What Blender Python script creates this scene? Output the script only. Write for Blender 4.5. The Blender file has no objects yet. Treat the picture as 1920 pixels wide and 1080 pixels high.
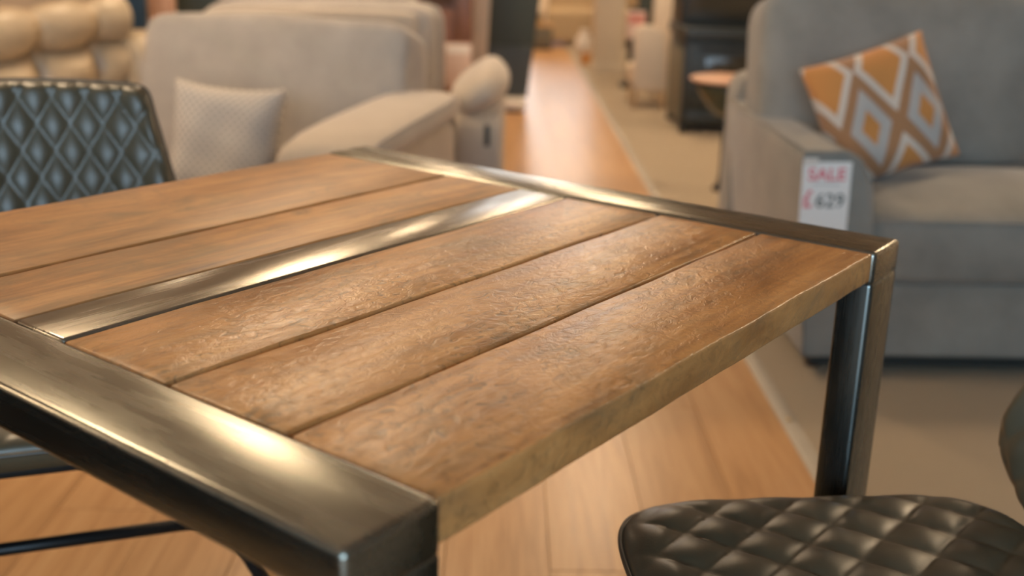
import bpy, bmesh, math, random
import numpy as np
from mathutils import Vector, Matrix
random.seed(7)
rng = np.random.default_rng(7)
C = bpy.context.scene.collection
S = bpy.context.scene
PI = math.pi

# ------------------------------------------------------------------ camera, world, exposure
cam = bpy.data.cameras.new('camera')
cam.sensor_width = 36.0
cam.lens = 38.03
cam.clip_start = 0.02
cam.clip_end = 100
cam.dof.use_dof = True
cam.dof.focus_distance = 1.0
cam.dof.aperture_fstop = 3.4
co = bpy.data.objects.new('camera', cam)
C.objects.link(co)
rt = Vector((0.9998, -0.0042, 0.0197)).normalized()
fw = Vector((0.0100, 0.9531, -0.3026)).normalized()
up = rt.cross(fw).normalized()
rt = fw.cross(up)
co.matrix_world = Matrix(((rt.x, up.x, -fw.x, 0.0), (rt.y, up.y, -fw.y, 0.0), (rt.z, up.z, -fw.z, 1.0772), (0, 0, 0, 1)))
S.camera = co

S.view_settings.view_transform = 'Standard'
S.view_settings.look = 'None'
S.view_settings.gamma = 1.0
S.view_settings.use_curve_mapping = False
S.view_settings.exposure = 0.0
S.cycles.use_denoising = True
S.cycles.max_bounces = 8
S.cycles.sample_clamp_indirect = 6.0

w = bpy.data.worlds.new('world')
S.world = w
w.use_nodes = True
w.node_tree.nodes['Background'].inputs[0].default_value = (0.62, 0.78, 1.0, 1)
w.node_tree.nodes['Background'].inputs[1].default_value = 1.0

LAMP_COL = (1.0, 0.74, 0.47)
LAMP_STRENGTH = 92.0
DAY_COL = (0.56, 0.80, 1.0)
DAY_POWER = 230.0
DOOR_POWER = 36.0
CEIL = 3.0

def area(name, loc, rot, sx, sy, power, col):
    l = bpy.data.lights.new(name, 'AREA')
    l.shape = 'RECTANGLE'
    l.size, l.size_y = sx, sy
    l.energy, l.color = power, col
    o = bpy.data.objects.new(name, l)
    o.location, o.rotation_euler = loc, rot
    C.objects.link(o)
    return o
# daylight entering by the shop window behind the photographer and by the glazed doors at the aisle's far end
area('window_daylight', (-0.8, -3.9, 1.7), (PI/2, 0, 0), 4.0, 2.0, DAY_POWER, DAY_COL)
area('door_daylight', (0.55, 16.9, 1.75), (-PI/2, 0, 0), 1.5, 2.1, DOOR_POWER, (1.0, 0.93, 0.85))

# ------------------------------------------------------------------ helpers
def link(name, me, parent=None, mat=None, loc=None, rot=None, smooth=False):
    o = bpy.data.objects.new(name, me)
    C.objects.link(o)
    if mat is not None and not me.materials:
        me.materials.append(mat)
    if parent is not None:
        o.parent = parent
    if loc is not None:
        o.location = loc
    if rot is not None:
        o.rotation_euler = rot
    if smooth:
        me.polygons.foreach_set('use_smooth', [True]*len(me.polygons))
    return o

def thing(name, label, cat, loc=(0, 0, 0), rz=0.0, group=None):
    o = bpy.data.objects.new(name, None)
    C.objects.link(o)
    o.empty_display_size = 0.1
    o.location = loc
    o.rotation_euler = (0, 0, rz)
    o['label'] = label
    o['category'] = cat
    if group:
        o['group'] = group
    return o

def tag(o, label, cat, group=None):
    o['label'] = label
    o['category'] = cat
    if group:
        o['group'] = group
    return o

def struct(o, label=None):
    o['kind'] = 'structure'
    if label:
        o['label'] = label
    return o

def copy_tree(o, parent=None):
    c = o.copy()
    C.objects.link(c)
    c.parent = parent
    for ch in list(o.children):
        copy_tree(ch, c)
    return c

def pydata(verts, faces, name='m'):
    me = bpy.data.meshes.new(name)
    me.from_pydata([tuple(map(float, v)) for v in verts], [], [tuple(int(i) for i in f) for f in faces])
    me.update()
    return me

def from_bm(bm, name='m'):
    me = bpy.data.meshes.new(name)
    bmesh.ops.recalc_face_normals(bm, faces=bm.faces)
    bm.to_mesh(me)
    bm.free()
    return me

def box_me(x0, x1, y0, y1, z0, z1, bev=0.0, seg=2, name='m'):
    bm = bmesh.new()
    bmesh.ops.create_cube(bm, size=1.0)
    for v in bm.verts:
        v.co = Vector(((x0+x1)/2 + v.co.x*(x1-x0), (y0+y1)/2 + v.co.y*(y1-y0), (z0+z1)/2 + v.co.z*(z1-z0)))
    if bev > 0:
        bmesh.ops.bevel(bm, geom=bm.edges[:], offset=bev, segments=seg, affect='EDGES', profile=0.5)
    return from_bm(bm, name)

def box(name, x0, x1, y0, y1, z0, z1, mat, parent=None, bev=0.0, seg=2, smooth=False):
    o = link(name, box_me(x0, x1, y0, y1, z0, z1, bev, seg, name), parent, mat)
    if smooth or bev > 0:
        o.data.polygons.foreach_set('use_smooth', [True]*len(o.data.polygons))
        try:
            o.data.set_sharp_from_angle(angle=math.radians(50))
        except Exception:
            pass
    return o

def extrude(outline, axis_pts, name='m', bev=0.0, seg=2):
    """outline: list of 3-D points (one cap); axis_pts: offset vector to the other cap."""
    bm = bmesh.new()
    a = [bm.verts.new(p) for p in outline]
    d = Vector(axis_pts)
    b = [bm.verts.new(Vector(p) + d) for p in outline]
    n = len(a)
    bm.faces.new(a)
    bm.faces.new(list(reversed(b)))
    for i in range(n):
        bm.faces.new((a[i], b[i], b[(i+1) % n], a[(i+1) % n]))
    if bev > 0:
        bmesh.ops.bevel(bm, geom=bm.edges[:], offset=bev, segments=seg, affect='EDGES', profile=0.5)
    return from_bm(bm, name)

def tube_me(pts, r, n=10, closed=False, name='m', cap=True):
    pts = [Vector(p) for p in pts]
    V, F = [], []
    m = len(pts)
    prev = None
    for i, p in enumerate(pts):
        if closed:
            t = (pts[(i+1) % m] - pts[i-1]).normalized()
        else:
            t = (pts[min(i+1, m-1)] - pts[max(i-1, 0)]).normalized()
        if prev is None:
            a = Vector((0, 0, 1)) if abs(t.z) < 0.9 else Vector((1, 0, 0))
            u = t.cross(a).normalized()
        else:
            u = (prev - t*prev.dot(t)).normalized()
        prev = u
        v = t.cross(u)
        rr = r[i] if isinstance(r, (list, tuple)) else r
        for k in range(n):
            an = 2*PI*k/n
            V.append(p + u*(rr*math.cos(an)) + v*(rr*math.sin(an)))
    for i in range(m if closed else m-1):
        for k in range(n):
            j = (i+1) % m
            F.append((i*n+k, i*n+(k+1) % n, j*n+(k+1) % n, j*n+k))
    if cap and not closed:
        F.append(tuple(reversed(range(n))))
        F.append(tuple(range((m-1)*n, m*n)))
    return pydata(V, F, name)

def tube(name, pts, r, mat, parent=None, n=10, closed=False):
    return link(name, tube_me(pts, r, n, closed, name), parent, mat, smooth=True)

def lathe(name, prof, mat, parent=None, n=28, loc=None):
    V, F = [], []
    for (r, z) in prof:
        for k in range(n):
            a = 2*PI*k/n
            V.append((r*math.cos(a), r*math.sin(a), z))
    for i in range(len(prof)-1):
        for k in range(n):
            F.append((i*n+k, i*n+(k+1) % n, (i+1)*n+(k+1) % n, (i+1)*n+k))
    if prof[0][0] > 1e-5: F.append(tuple(reversed(range(n))))
    if prof[-1][0] > 1e-5: F.append(tuple(range((len(prof)-1)*n, len(prof)*n)))
    return link(name, pydata(V, F, name), parent, mat, loc=loc, smooth=True)

def grid_faces(nu, nv, off=0, flip=False):
    F = []
    for i in range(nu-1):
        for j in range(nv-1):
            q = (off+i*nv+j, off+(i+1)*nv+j, off+(i+1)*nv+j+1, off+i*nv+j+1)
            F.append(q[::-1] if flip else q)
    return F

def soft_box(cx, cy, cz, sx, sy, sz, e=0.28, crown=(0, 0, 0), n=14, lump=0.0, seed=0, name='m'):
    """A stuffed, rounded block: superellipsoid with crowned faces. s* are full sizes."""
    bm = bmesh.new()
    bmesh.ops.create_cube(bm, size=2.0)
    bmesh.ops.subdivide_edges(bm, edges=bm.edges[:], cuts=n, use_grid_fill=True)
    r = np.random.default_rng(seed)
    ph = r.uniform(0, 6.28, 9)
    p = 2.0/e
    for v in bm.verts:
        x, y, z = v.co
        m = max(abs(x), abs(y), abs(z))
        l = (abs(x)**p + abs(y)**p + abs(z)**p)**(1.0/p)
        k = m/l
        X, Y, Z = x*k, y*k, z*k
        if crown[2]: Z += crown[2]*max(0, 1-X*X)*max(0, 1-Y*Y)*(1 if Z > 0 else 0)*2/sz
        if crown[1]: Y -= crown[1]*max(0, 1-X*X)*max(0, 1-Z*Z)*(1 if Y < 0 else 0)*2/sy
        if crown[0]: X += crown[0]*max(0, 1-Y*Y)*max(0, 1-Z*Z)*(1 if X > 0 else -1)*2/sx
        d = Vector((X*sx/2, Y*sy/2, Z*sz/2))
        if lump:
            q = (math.sin(X*3.1+ph[0])*math.sin(Z*2.7+ph[1]) + .6*math.sin(X*6.3+ph[2])*math.sin(Z*5.1+Y*4+ph[3]) + .5*math.sin(Y*4.4+ph[4]+X*2))
            nn = d.normalized()
            d = d + nn*(q*lump)
        v.co = d + Vector((cx, cy, cz))
    return from_bm(bm, name)

def soft(name, c, s, mat, parent, **k):
    return link(name, soft_box(*c, *s, name=name, **k), parent, mat, smooth=True)

def squircle(u, v, n):
    m = np.maximum(np.abs(u), np.abs(v))
    l = (np.abs(u)**n + np.abs(v)**n)**(1.0/n) + 1e-9
    return u*m/l, v*m/l

def pillow_me(wd, hg, th, pinch=0.09, n=44, name='m', bend=0.0):
    """throw pillow in its own x/z plane, plump towards -y and +y, with uv"""
    g = np.linspace(-1, 1, n)
    U, Vv = np.meshgrid(g, g, indexing='ij')
    ex = 1 - pinch*(1-Vv**2)*np.abs(U)**2
    ez = 1 - pinch*(1-U**2)*np.abs(Vv)**2
    X = U*ex*wd/2
    Z = Vv*ez*hg/2
    T = th/2*np.power(np.clip((1-U**4)*(1-Vv**4), 0, 1), 0.55)
    wr = 0.004*np.sin(U*5+Vv*3)*np.sin(Vv*6-U*2)*np.clip(T/(th/2), 0, 1)
    Yf = -T + wr + bend*U**2
    Yb = T + wr + bend*U**2
    V = np.concatenate([np.stack([X, Yf, Z], -1).reshape(-1, 3), np.stack([X, Yb, Z], -1).reshape(-1, 3)])
    F = grid_faces(n, n, 0) + grid_faces(n, n, n*n, True)
    me = pydata(V, F, name)
    uvl = me.uv_layers.new(name='UVMap')
    uv = np.stack([(U+1)/2, (Vv+1)/2], -1).reshape(-1, 2)
    uv = np.concatenate([uv, uv])
    li = np.zeros(len(me.loops), dtype=np.int32)
    me.loops.foreach_get('vertex_index', li)
    uvl.data.foreach_set('uv', uv[li].astype(np.float32).ravel())
    bm = bmesh.new(); bm.from_mesh(me)
    bmesh.ops.remove_doubles(bm, verts=bm.verts, dist=1e-5)
    bm.to_mesh(me); bm.free()
    return me

# ------------------------------------------------------------------ materials
class NT:
    def __init__(s, name):
        s.m = bpy.data.materials.new(name); s.m.use_nodes = True
        s.t = s.m.node_tree; s.b = s.t.nodes['Principled BSDF']
    def n(s, typ, **kw):
        x = s.t.nodes.new(typ)
        for k, v in kw.items():
            if k in x.inputs.keys() if isinstance(k, str) else False:
                pass
            setattr(x, k, v)
        return x
    def l(s, a, b): s.t.links.new(a, b)
    def setin(s, x, i, v):
        if hasattr(v, 'links'): s.l(v, x.inputs[i])
        else: x.inputs[i].default_value = v
    def math(s, op, a, b=0.0, c=None, clamp=False):
        x = s.n('ShaderNodeMath', operation=op, use_clamp=clamp)
        s.setin(x, 0, a); s.setin(x, 1, b)
        if c is not None: s.setin(x, 2, c)
        return x.outputs[0]
    def mix(s, f, a, b, blend='MIX'):
        x = s.n('ShaderNodeMix', data_type='RGBA', blend_type=blend)
        s.setin(x, 0, f)
        for i, v in ((6, a), (7, b)):
            if hasattr(v, 'links'): s.l(v, x.inputs[i])
            else: x.inputs[i].default_value = (*v, 1) if len(v) == 3 else v
        return x.outputs[2]
    def ramp(s, f, stops):
        x = s.n('ShaderNodeValToRGB')
        e = x.color_ramp.elements
        while len(e) < len(stops): e.new(0.5)
        for i, (p, c) in enumerate(stops):
            e[i].position = p
            e[i].color = (*c, 1) if not isinstance(c, (int, float)) else (c, c, c, 1)
        s.l(f, x.inputs[0])
        return x.outputs[0]
    def coord(s, kind='Object', scale=(1, 1, 1), rnd=0.0, loc=(0, 0, 0)):
        tc = s.n('ShaderNodeTexCoord')
        mp = s.n('ShaderNodeMapping')
        mp.inputs['Scale'].default_value = scale
        mp.inputs['Location'].default_value = loc
        src = tc.outputs[kind]
        if rnd:
            oi = s.n('ShaderNodeObjectInfo')
            ad = s.n('ShaderNodeVectorMath', operation='ADD')
            mu = s.math('MULTIPLY', oi.outputs['Random'], rnd)
            cb = s.n('ShaderNodeCombineXYZ')
            for i in range(3): s.l(mu, cb.inputs[i])
            s.l(src, ad.inputs[0]); s.l(cb.outputs[0], ad.inputs[1])
            src = ad.outputs[0]
        s.l(src, mp.inputs[0])
        return mp.outputs[0]
    def noise(s, vec, scale, detail=3.0, rough=0.5, dist=0.0):
        x = s.n('ShaderNodeTexNoise')
        s.l(vec, x.inputs['Vector'])
        x.inputs['Scale'].default_value = scale
        x.inputs['Detail'].default_value = detail
        x.inputs['Roughness'].default_value = rough
        x.inputs['Distortion'].default_value = dist
        return x.outputs['Fac']
    def bump(s, h, strength=0.3, dist=0.001, prev=None):
        x = s.n('ShaderNodeBump')
        x.inputs['Strength'].default_value = strength
        x.inputs['Distance'].default_value = dist
        s.l(h, x.inputs['Height'])
        if prev is not None: s.l(prev, x.inputs['Normal'])
        return x.outputs[0]
    def out(s, col=None, rough=None, metal=None, normal=None, **kw):
        for k, v in (('Base Color', col), ('Roughness', rough), ('Metallic', metal), ('Normal', normal)):
            if v is None: continue
            if hasattr(v, 'links'): s.l(v, s.b.inputs[k])
            else: s.b.inputs[k].default_value = (*v, 1) if isinstance(v, tuple) and len(v) == 3 else v
        for k, v in kw.items():
            s.b.inputs[k].default_value = v
        return s.m

def plain(name, col, rough=0.5, metal=0.0, var=0.06, scale=12.0, bump=0.0):
    t = NT(name)
    v = t.coord()
    f = t.noise(v, scale)
    c = t.mix(f, tuple(x*(1-var) for x in col), tuple(min(1, x*(1+var)) for x in col))
    nrm = t.bump(t.noise(v, scale*12), 0.3, bump) if bump else None
    return t.out(c, rough, metal, nrm)

def fabric(name, col, col2, weave=420.0, rough=0.95, patch=5.0, amt=0.0012):
    t = NT(name)
    v = t.coord()
    big = t.noise(v, patch, 4, 0.6)
    fine = t.noise(v, weave*0.35, 2, 0.7)
    c = t.mix(t.ramp(big, [(0.3, 0.0), (0.7, 1.0)]), col, col2)
    c = t.mix(t.math('MULTIPLY', fine, 0.35), c, tuple(x*0.55 for x in col))
    n1 = t.bump(fine, 0.5, amt)
    n2 = t.bump(t.noise(v, 9, 3), 0.25, 0.012, n1)
    return t.out(c, rough, 0.0, n2, **{'Sheen Weight': 0.25, 'Sheen Roughness': 0.4})

def leather(name, col, rough=0.36, var=0.3):
    t = NT(name)
    v = t.coord()
    c = t.mix(t.noise(v, 14, 4), tuple(x*(1-var) for x in col), tuple(x*(1+var) for x in col))
    r = t.math('MULTIPLY_ADD', t.noise(v, 30, 3), 0.14, rough-0.07)
    vo = t.n('ShaderNodeTexVoronoi'); vo.inputs['Scale'].default_value = 520
    t.l(v, vo.inputs['Vector'])
    return t.out(c, r, 0.0, t.bump(vo.outputs['Distance'], 0.12, 0.0006), **{'Specular IOR Level': 0.55})

def table_wood(name, rough_sawn=1.0):
    t = NT(name)
    v = t.coord(rnd=17.0)
    def mapped(sc):
        mp = t.n('ShaderNodeMapping'); mp.inputs['Scale'].default_value = sc
        t.l(v, mp.inputs[0]); return mp.outputs[0]
    grain = t.noise(mapped((3.5, 60, 20)), 1.0, 5, 0.62, 0.4)
    fine = t.noise(mapped((14, 300, 120)), 1.0, 4, 0.6)
    cloud = t.noise(mapped((5, 9, 9)), 1.0, 4, 0.6, 0.6)
    tone = t.math('ADD', t.math('MULTIPLY', grain, 0.55), t.math('MULTIPLY', cloud, 0.45))
    col = t.ramp(tone, [(0.30, (0.125, 0.047, 0.014)), (0.43, (0.315, 0.138, 0.042)), (0.55, (0.455, 0.217, 0.072)), (0.70, (0.565, 0.30, 0.116))])
    # greyed weathering
    grey = t.ramp(t.noise(mapped((7, 16, 16)), 1.0, 5, 0.7, 1.0), [(0.48, 0.0), (0.68, 0.68)])
    col = t.mix(grey, col, (0.20, 0.118, 0.055))
    # saw marks: short dark strokes lying across the grain
    mk = t.noise(mapped((62, 85, 70)), 1.0, 4, 0.6, 1.4)
    mask = t.ramp(t.noise(mapped((4, 7, 7)), 1.0, 3, 0.55), [(0.38, 0.15), (0.62, 1.0)])
    marks = t.math('MULTIPLY', t.ramp(mk, [(0.54, 0.0), (0.66, 1.0)]), mask)
    marks = t.math('MULTIPLY', marks, 0.66*rough_sawn)
    col = t.mix(marks, col, (0.082, 0.046, 0.020))
    # knots
    vo = t.n('ShaderNodeTexVoronoi'); vo.feature = 'F1'
    t.l(mapped((3.4, 9.5, 9.5)), vo.inputs['Vector']); vo.inputs['Scale'].default_value = 1.0
    kn = t.ramp(vo.outputs['Distance'], [(0.05, 0.85), (0.17, 0.0)])
    kn = t.math('MULTIPLY', kn, t.ramp(t.noise(mapped((2, 5, 5)), 1.0), [(0.5, 0.0), (0.58, 1.0)]))
    col = t.mix(kn, col, (0.055, 0.036, 0.020))
    # plank to plank variation
    oi = t.n('ShaderNodeObjectInfo')
    hs = t.n('ShaderNodeHueSaturation')
    hs.inputs['Saturation'].default_value = 1.0
    t.l(t.math('MULTIPLY_ADD', oi.outputs['Random'], 0.14, 1.10 if rough_sawn > 0.5 else 1.0), hs.inputs['Value'])
    t.l(col, hs.inputs['Color'])
    rough = t.math('MULTIPLY_ADD', grain, 0.14, 0.245 if rough_sawn > 0.5 else 0.38)
    b1 = t.bump(t.math('SUBTRACT', 1.0, mk), 0.45*rough_sawn + 0.03, 0.0022)
    b2 = t.bump(t.noise(mapped((40, 90, 60)), 1.0, 3, 0.6), 0.12*rough_sawn + 0.02, 0.003, b1)
    b3 = t.bump(fine, 0.25, 0.0006, b2)
    return t.out(hs.outputs[0], rough, 0.0, b3, **{'Specular IOR Level': 0.5})

def laminate(name):
    t = NT(name)
    v = t.coord(rnd=23.0)
    def mapped(sc):
        mp = t.n('ShaderNodeMapping'); mp.inputs['Scale'].default_value = sc
        t.l(v, mp.inputs[0]); return mp.outputs[0]
    g = t.noise(mapped((26, 1.6, 5)), 1.0, 5, 0.6, 0.8)
    f = t.noise(mapped((160, 7, 30)), 1.0, 3)
    tone = t.math('ADD', t.math('MULTIPLY', g, 0.75), t.math('MULTIPLY', f, 0.25))
    col = t.ramp(tone, [(0.30, (0.31, 0.155, 0.062)), (0.50, (0.45, 0.250, 0.110)), (0.70, (0.53, 0.315, 0.150))])
    oi = t.n('ShaderNodeObjectInfo')
    hs = t.n('ShaderNodeHueSaturation')
    t.l(t.math('MULTIPLY_ADD', oi.outputs['Random'], 0.10, 0.95), hs.inputs['Value'])
    t.l(col, hs.inputs['Color'])
    return t.out(hs.outputs[0], t.math('MULTIPLY_ADD', g, 0.10, 0.27), 0.0, t.bump(f, 0.08, 0.0005), **{'Specular IOR Level': 0.5})

def brushed(name, col=(0.25, 0.245, 0.215), along='x', rough=0.27):
    t = NT(name)
    sc = {'x': (2.2, 330, 330), 'y': (330, 2.2, 330), 'z': (330, 330, 2.2)}[along]
    v = t.coord(scale=sc)
    st = t.noise(v, 1.0, 4, 0.65)
    v2 = t.coord(scale=tuple(6 if s_ < 10 else 45 for s_ in sc))
    band = t.noise(v2, 1.0, 3, 0.6)
    c = t.mix(band, tuple(x*0.80 for x in col), tuple(x*1.18 for x in col))
    r = t.math('ADD', t.math('MULTIPLY', band, 0.16), t.math('MULTIPLY_ADD', st, 0.10, rough-0.13))
    return t.out(c, r, 1.0, t.bump(st, 0.05, 0.0002))

def carpet_mat(name, col):
    t = NT(name)
    v = t.coord()
    f = t.noise(v, 900, 2, 0.8)
    p = t.noise(v, 2.2, 4, 0.6)
    c = t.mix(p, tuple(x*0.88 for x in col), tuple(x*1.1 for x in col))
    c = t.mix(t.math('MULTIPLY', f, 0.5), c, tuple(x*0.55 for x in col))
    return t.out(c, 0.97, 0.0, t.bump(f, 0.6, 0.004), **{'Sheen Weight': 0.2})

def ikat(name):
    """orange cushion cloth with a woven lattice of pale diamonds"""
    t = NT(name)
    tc = t.n('ShaderNodeTexCoord')
    sp = t.n('ShaderNodeSeparateXYZ'); t.l(tc.outputs['UV'], sp.inputs[0])
    u, v = sp.outputs[0], t.math('SUBTRACT', 1.0, sp.outputs[1])
    P = 0.454
    def dia(u0, v0, hv):
        a = t.math('SUBTRACT', u, u0 - P/2)
        fr = t.math('SUBTRACT', t.math('FRACT', t.math('DIVIDE', a, P)), 0.5)
        du = t.math('MULTIPLY', t.math('ABSOLUTE', fr), 2.0)
        dv = t.math('DIVIDE', t.math('ABSOLUTE', t.math('SUBTRACT', v, v0)), hv)
        return t.math('ADD', du, dv)
    d1 = dia(0.343, 0.60, 0.42)
    up_ = dia(0.57, 0.15, 0.40)
    dn_ = dia(0.57, 1.05, 0.36)
    d2 = t.math('MINIMUM', up_, dn_)
    OR, GR, BR, WH = (0.60, 0.25, 0.062), (0.46, 0.44, 0.42), (0.37, 0.185, 0.085), (0.64, 0.57, 0.50)
    lt = lambda x, k: t.math('LESS_THAN', x, k)
    col = t.mix(lt(d1, 0.74), BR, GR)
    col = t.mix(lt(d1, 0.34), col, OR)
    col = t.mix(lt(d2, 0.98), col, WH)
    col = t.mix(lt(d2, 0.72), col, OR)
    vv = t.coord()
    wv = t.noise(vv, 260, 2)
    col = t.mix(t.math('MULTIPLY', wv, 0.25), col, (0.2, 0.12, 0.08))
    return t.out(col, 0.95, 0.0, t.bump(wv, 0.5, 0.001), **{'Sheen Weight': 0.2})

def dotted(name):
    """pale cushion cloth with small woven diamonds"""
    t = NT(name)
    tc = t.n('ShaderNodeTexCoord')
    sp = t.n('ShaderNodeSeparateXYZ'); t.l(tc.outputs['UV'], sp.inputs[0])
    a = t.math('MULTIPLY', t.math('ADD', sp.outputs[0], sp.outputs[1]), 44)
    b = t.math('MULTIPLY', t.math('SUBTRACT', sp.outputs[0], sp.outputs[1]), 44)
    f = t.math('MULTIPLY', t.math('SINE', a), t.math('SINE', b))
    f = t.math('ABSOLUTE', f)
    c = t.mix(t.ramp(f, [(0.2, 0.0), (0.75, 1.0)]), (0.36, 0.325, 0.29), (0.62, 0.57, 0.515))
    return t.out(c, 0.95, 0.0, t.bump(f, 0.3, 0.0015))

M = {}
M['steel_y'] = brushed('brushed_steel_bar', along='y')
M['steel_x'] = brushed('brushed_steel_strip', (0.31, 0.29, 0.255), along='x', rough=0.26)
M['steel_z'] = brushed('brushed_steel_leg', (0.15, 0.165, 0.16), along='z')
M['wood_rough'] = table_wood('rough_sawn_wood', 1.0)
M['wood_smooth'] = table_wood('smooth_wood', 0.22)
M['laminate'] = laminate('floor_laminate')
M['underlay'] = plain('floor_underlay', (0.10, 0.06, 0.035), 0.8)
M['carpet'] = carpet_mat('beige_carpet', (0.40, 0.31, 0.205))
M['trim'] = plain('aluminium_trim', (0.36, 0.32, 0.265), 0.6, 0.15, bump=0.0003)
M['wall'] = plain('wall_paint', (0.55, 0.48, 0.40), 0.9, bump=0.0005)
M['ceiling'] = plain('ceiling_tile', (0.50, 0.46, 0.41), 0.95, bump=0.001)
M['dark_leather'] = leather('brown_leather', (0.076, 0.060, 0.036), 0.37)
M['dark_leather_plain'] = leather('brown_leather_plain', (0.055, 0.043, 0.028), 0.42)
M['black_leather'] = leather('black_leather', (0.014, 0.015, 0.014), 0.45)
M['black_metal'] = plain('black_metal', (0.016, 0.018, 0.020), 0.38, 0.6, bump=0.0003)
M['grey_fabric'] = fabric('grey_fabric', (0.220, 0.205, 0.180), (0.325, 0.300, 0.262), patch=5)
M['taupe_fabric'] = fabric('taupe_fabric', (0.36, 0.315, 0.275), (0.46, 0.405, 0.35), patch=7)
M['taupe_light'] = fabric('pale_taupe_fabric', (0.48, 0.405, 0.325), (0.54, 0.46, 0.37), patch=6)
M['ikat'] = ikat('orange_diamond_cloth')
M['dotted'] = dotted('pale_dotted_cloth')
M['cream_leather'] = leather('cream_leather', (0.42, 0.325, 0.215), 0.42, 0.08)
M['paper'] = plain('white_paper', (0.80, 0.77, 0.74), 0.55, var=0.02)
M['red_ink'] = plain('red_ink', (0.72, 0.16, 0.20), 0.6, var=0.02)
M['grey_ink'] = plain('dark_grey_ink', (0.10, 0.125, 0.125), 0.6, var=0.02)
M['pale_grey_ink'] = plain('pale_grey_ink', (0.42, 0.42, 0.42), 0.6, var=0.02)
M['black_matt'] = plain('black_enamel', (0.020, 0.024, 0.023), 0.45, bump=0.0004)
M['green_black'] = plain('green_black_board', (0.034, 0.042, 0.031), 0.55, bump=0.0004)
M['green_black_sheen'] = plain('sheen_black_board', (0.047, 0.052, 0.044), 0.42, bump=0.0004)  # lighter copy of the board colour, with the lower panel's sheen painted in
M['grey_side'] = plain('grey_green_enamel', (0.135, 0.125, 0.095), 0.5)
M['brown_glass'] = plain('smoky_glass', (0.040, 0.036, 0.028), 0.14)
M['red_wood'] = plain('red_brown_wood', (0.17, 0.072, 0.036), 0.4, var=0.35, scale=9)
M['dark_wood'] = plain('dark_brown_wood', (0.07, 0.034, 0.018), 0.5, var=0.3)
M['cream'] = plain('cream_upholstery', (0.66, 0.55, 0.43), 0.85, bump=0.002)
M['beige_paint'] = plain('beige_pillar_paint', (0.58, 0.49, 0.365), 0.8, bump=0.001)
M['tan'] = plain('tan_upholstery', (0.42, 0.31, 0.19), 0.85, bump=0.002)
M['oak'] = plain('pale_oak', (0.50, 0.31, 0.15), 0.5, var=0.2)
M['copper'] = plain('copper_top', (0.60, 0.36, 0.25), 0.4, 0.1)
M['bowl'] = plain('dark_green_glaze', (0.045, 0.055, 0.036), 0.12)
M['brass'] = plain('brass_rim', (0.52, 0.36, 0.17), 0.35, 0.7)
M['white_gloss'] = plain('white_gloss', (0.66, 0.60, 0.54), 0.3)
M['blue_cloth'] = plain('blue_cloth', (0.010, 0.034, 0.066), 0.8, bump=0.002)
M['salmon'] = plain('salmon_board', (0.52, 0.30, 0.20), 0.7)
M['orange'] = plain('orange_card', (0.50, 0.22, 0.05), 0.7)
M['pink_card'] = plain('pink_card', (0.66, 0.50, 0.43), 0.6)
M['faded_red'] = plain('faded_red_card', (0.56, 0.23, 0.19), 0.6)
M['slot'] = plain('dark_handle', (0.045, 0.045, 0.038), 0.4)

t = NT('lamp_diffuser')
t.b.inputs['Emission Color'].default_value = (*LAMP_COL, 1)
t.b.inputs['Emission Strength'].default_value = LAMP_STRENGTH
M['diffuser'] = t.out((0.8, 0.8, 0.8), 0.6)
t = NT('window_glass')
tr = t.n('ShaderNodeBsdfTransparent'); gl = t.n('ShaderNodeBsdfGlossy'); mx = t.n('ShaderNodeMixShader')
gl.inputs['Roughness'].default_value = 0.02
mx.inputs[0].default_value = 0.06
t.l(tr.outputs[0], mx.inputs[1]); t.l(gl.outputs[0], mx.inputs[2])
t.l(mx.outputs[0], t.t.nodes['Material Output'].inputs[0])
M['glass'] = t.m

# ------------------------------------------------------------------ the shop: floor, walls, ceiling
X0, X1, Y0, Y1 = -5.5, 5.5, -4.2, 17.2
TRX = 0.675                                     # where boards meet the metal strip
floor = struct(box('floor', X0, TRX+0.02, Y0, Y1, -0.08, -0.006, M['underlay']), 'laminate floor of long orange-brown boards')
PW, PL = 0.1925, 1.29
pm = {}
def board(x0, x1, y0, y1):
    key = (round(x1-x0, 3), round(y1-y0, 3))
    if key not in pm:
        me = box_me(-(x1-x0)/2, (x1-x0)/2, -(y1-y0)/2, (y1-y0)/2, -0.006, 0.0, 0.0007, 1, 'floor_board')
        me.materials.append(M['laminate'])
        pm[key] = me
    o = bpy.data.objects.new('floor_board', pm[key])
    o.location = ((x0+x1)/2, (y0+y1)/2, 0)
    C.objects.link(o)
    o.parent = floor
nrow = 13
for r in range(nrow):
    xa = 0.134 + 0.1925*2.81 - (r+1)*PW         # joints fall at x = 0.32, 0.13, ...
    xb = xa + PW
    xb = min(xb, TRX)
    ys = 0.6 + ((r*0.43) % 1.0)*PL - PL
    y = ys
    while y < 14.2:
        board(xa+0.0005, xb-0.0005, y+0.0005, y+PL-0.0005)
        y += PL
XL = 0.134 + 0.1925*2.81 - nrow*PW
far_boards = box('board_field', X0, XL, Y0, Y1, -0.006, 0.0, M['laminate'], floor); far_boards['kind'] = 'stuff'
box('board_field', XL, TRX, Y0, -0.75, -0.006, 0.0, M['laminate'], floor)['kind'] = 'stuff'
box('board_field', XL, TRX, 15.4, Y1, -0.006, 0.0, M['laminate'], floor)['kind'] = 'stuff'
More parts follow.
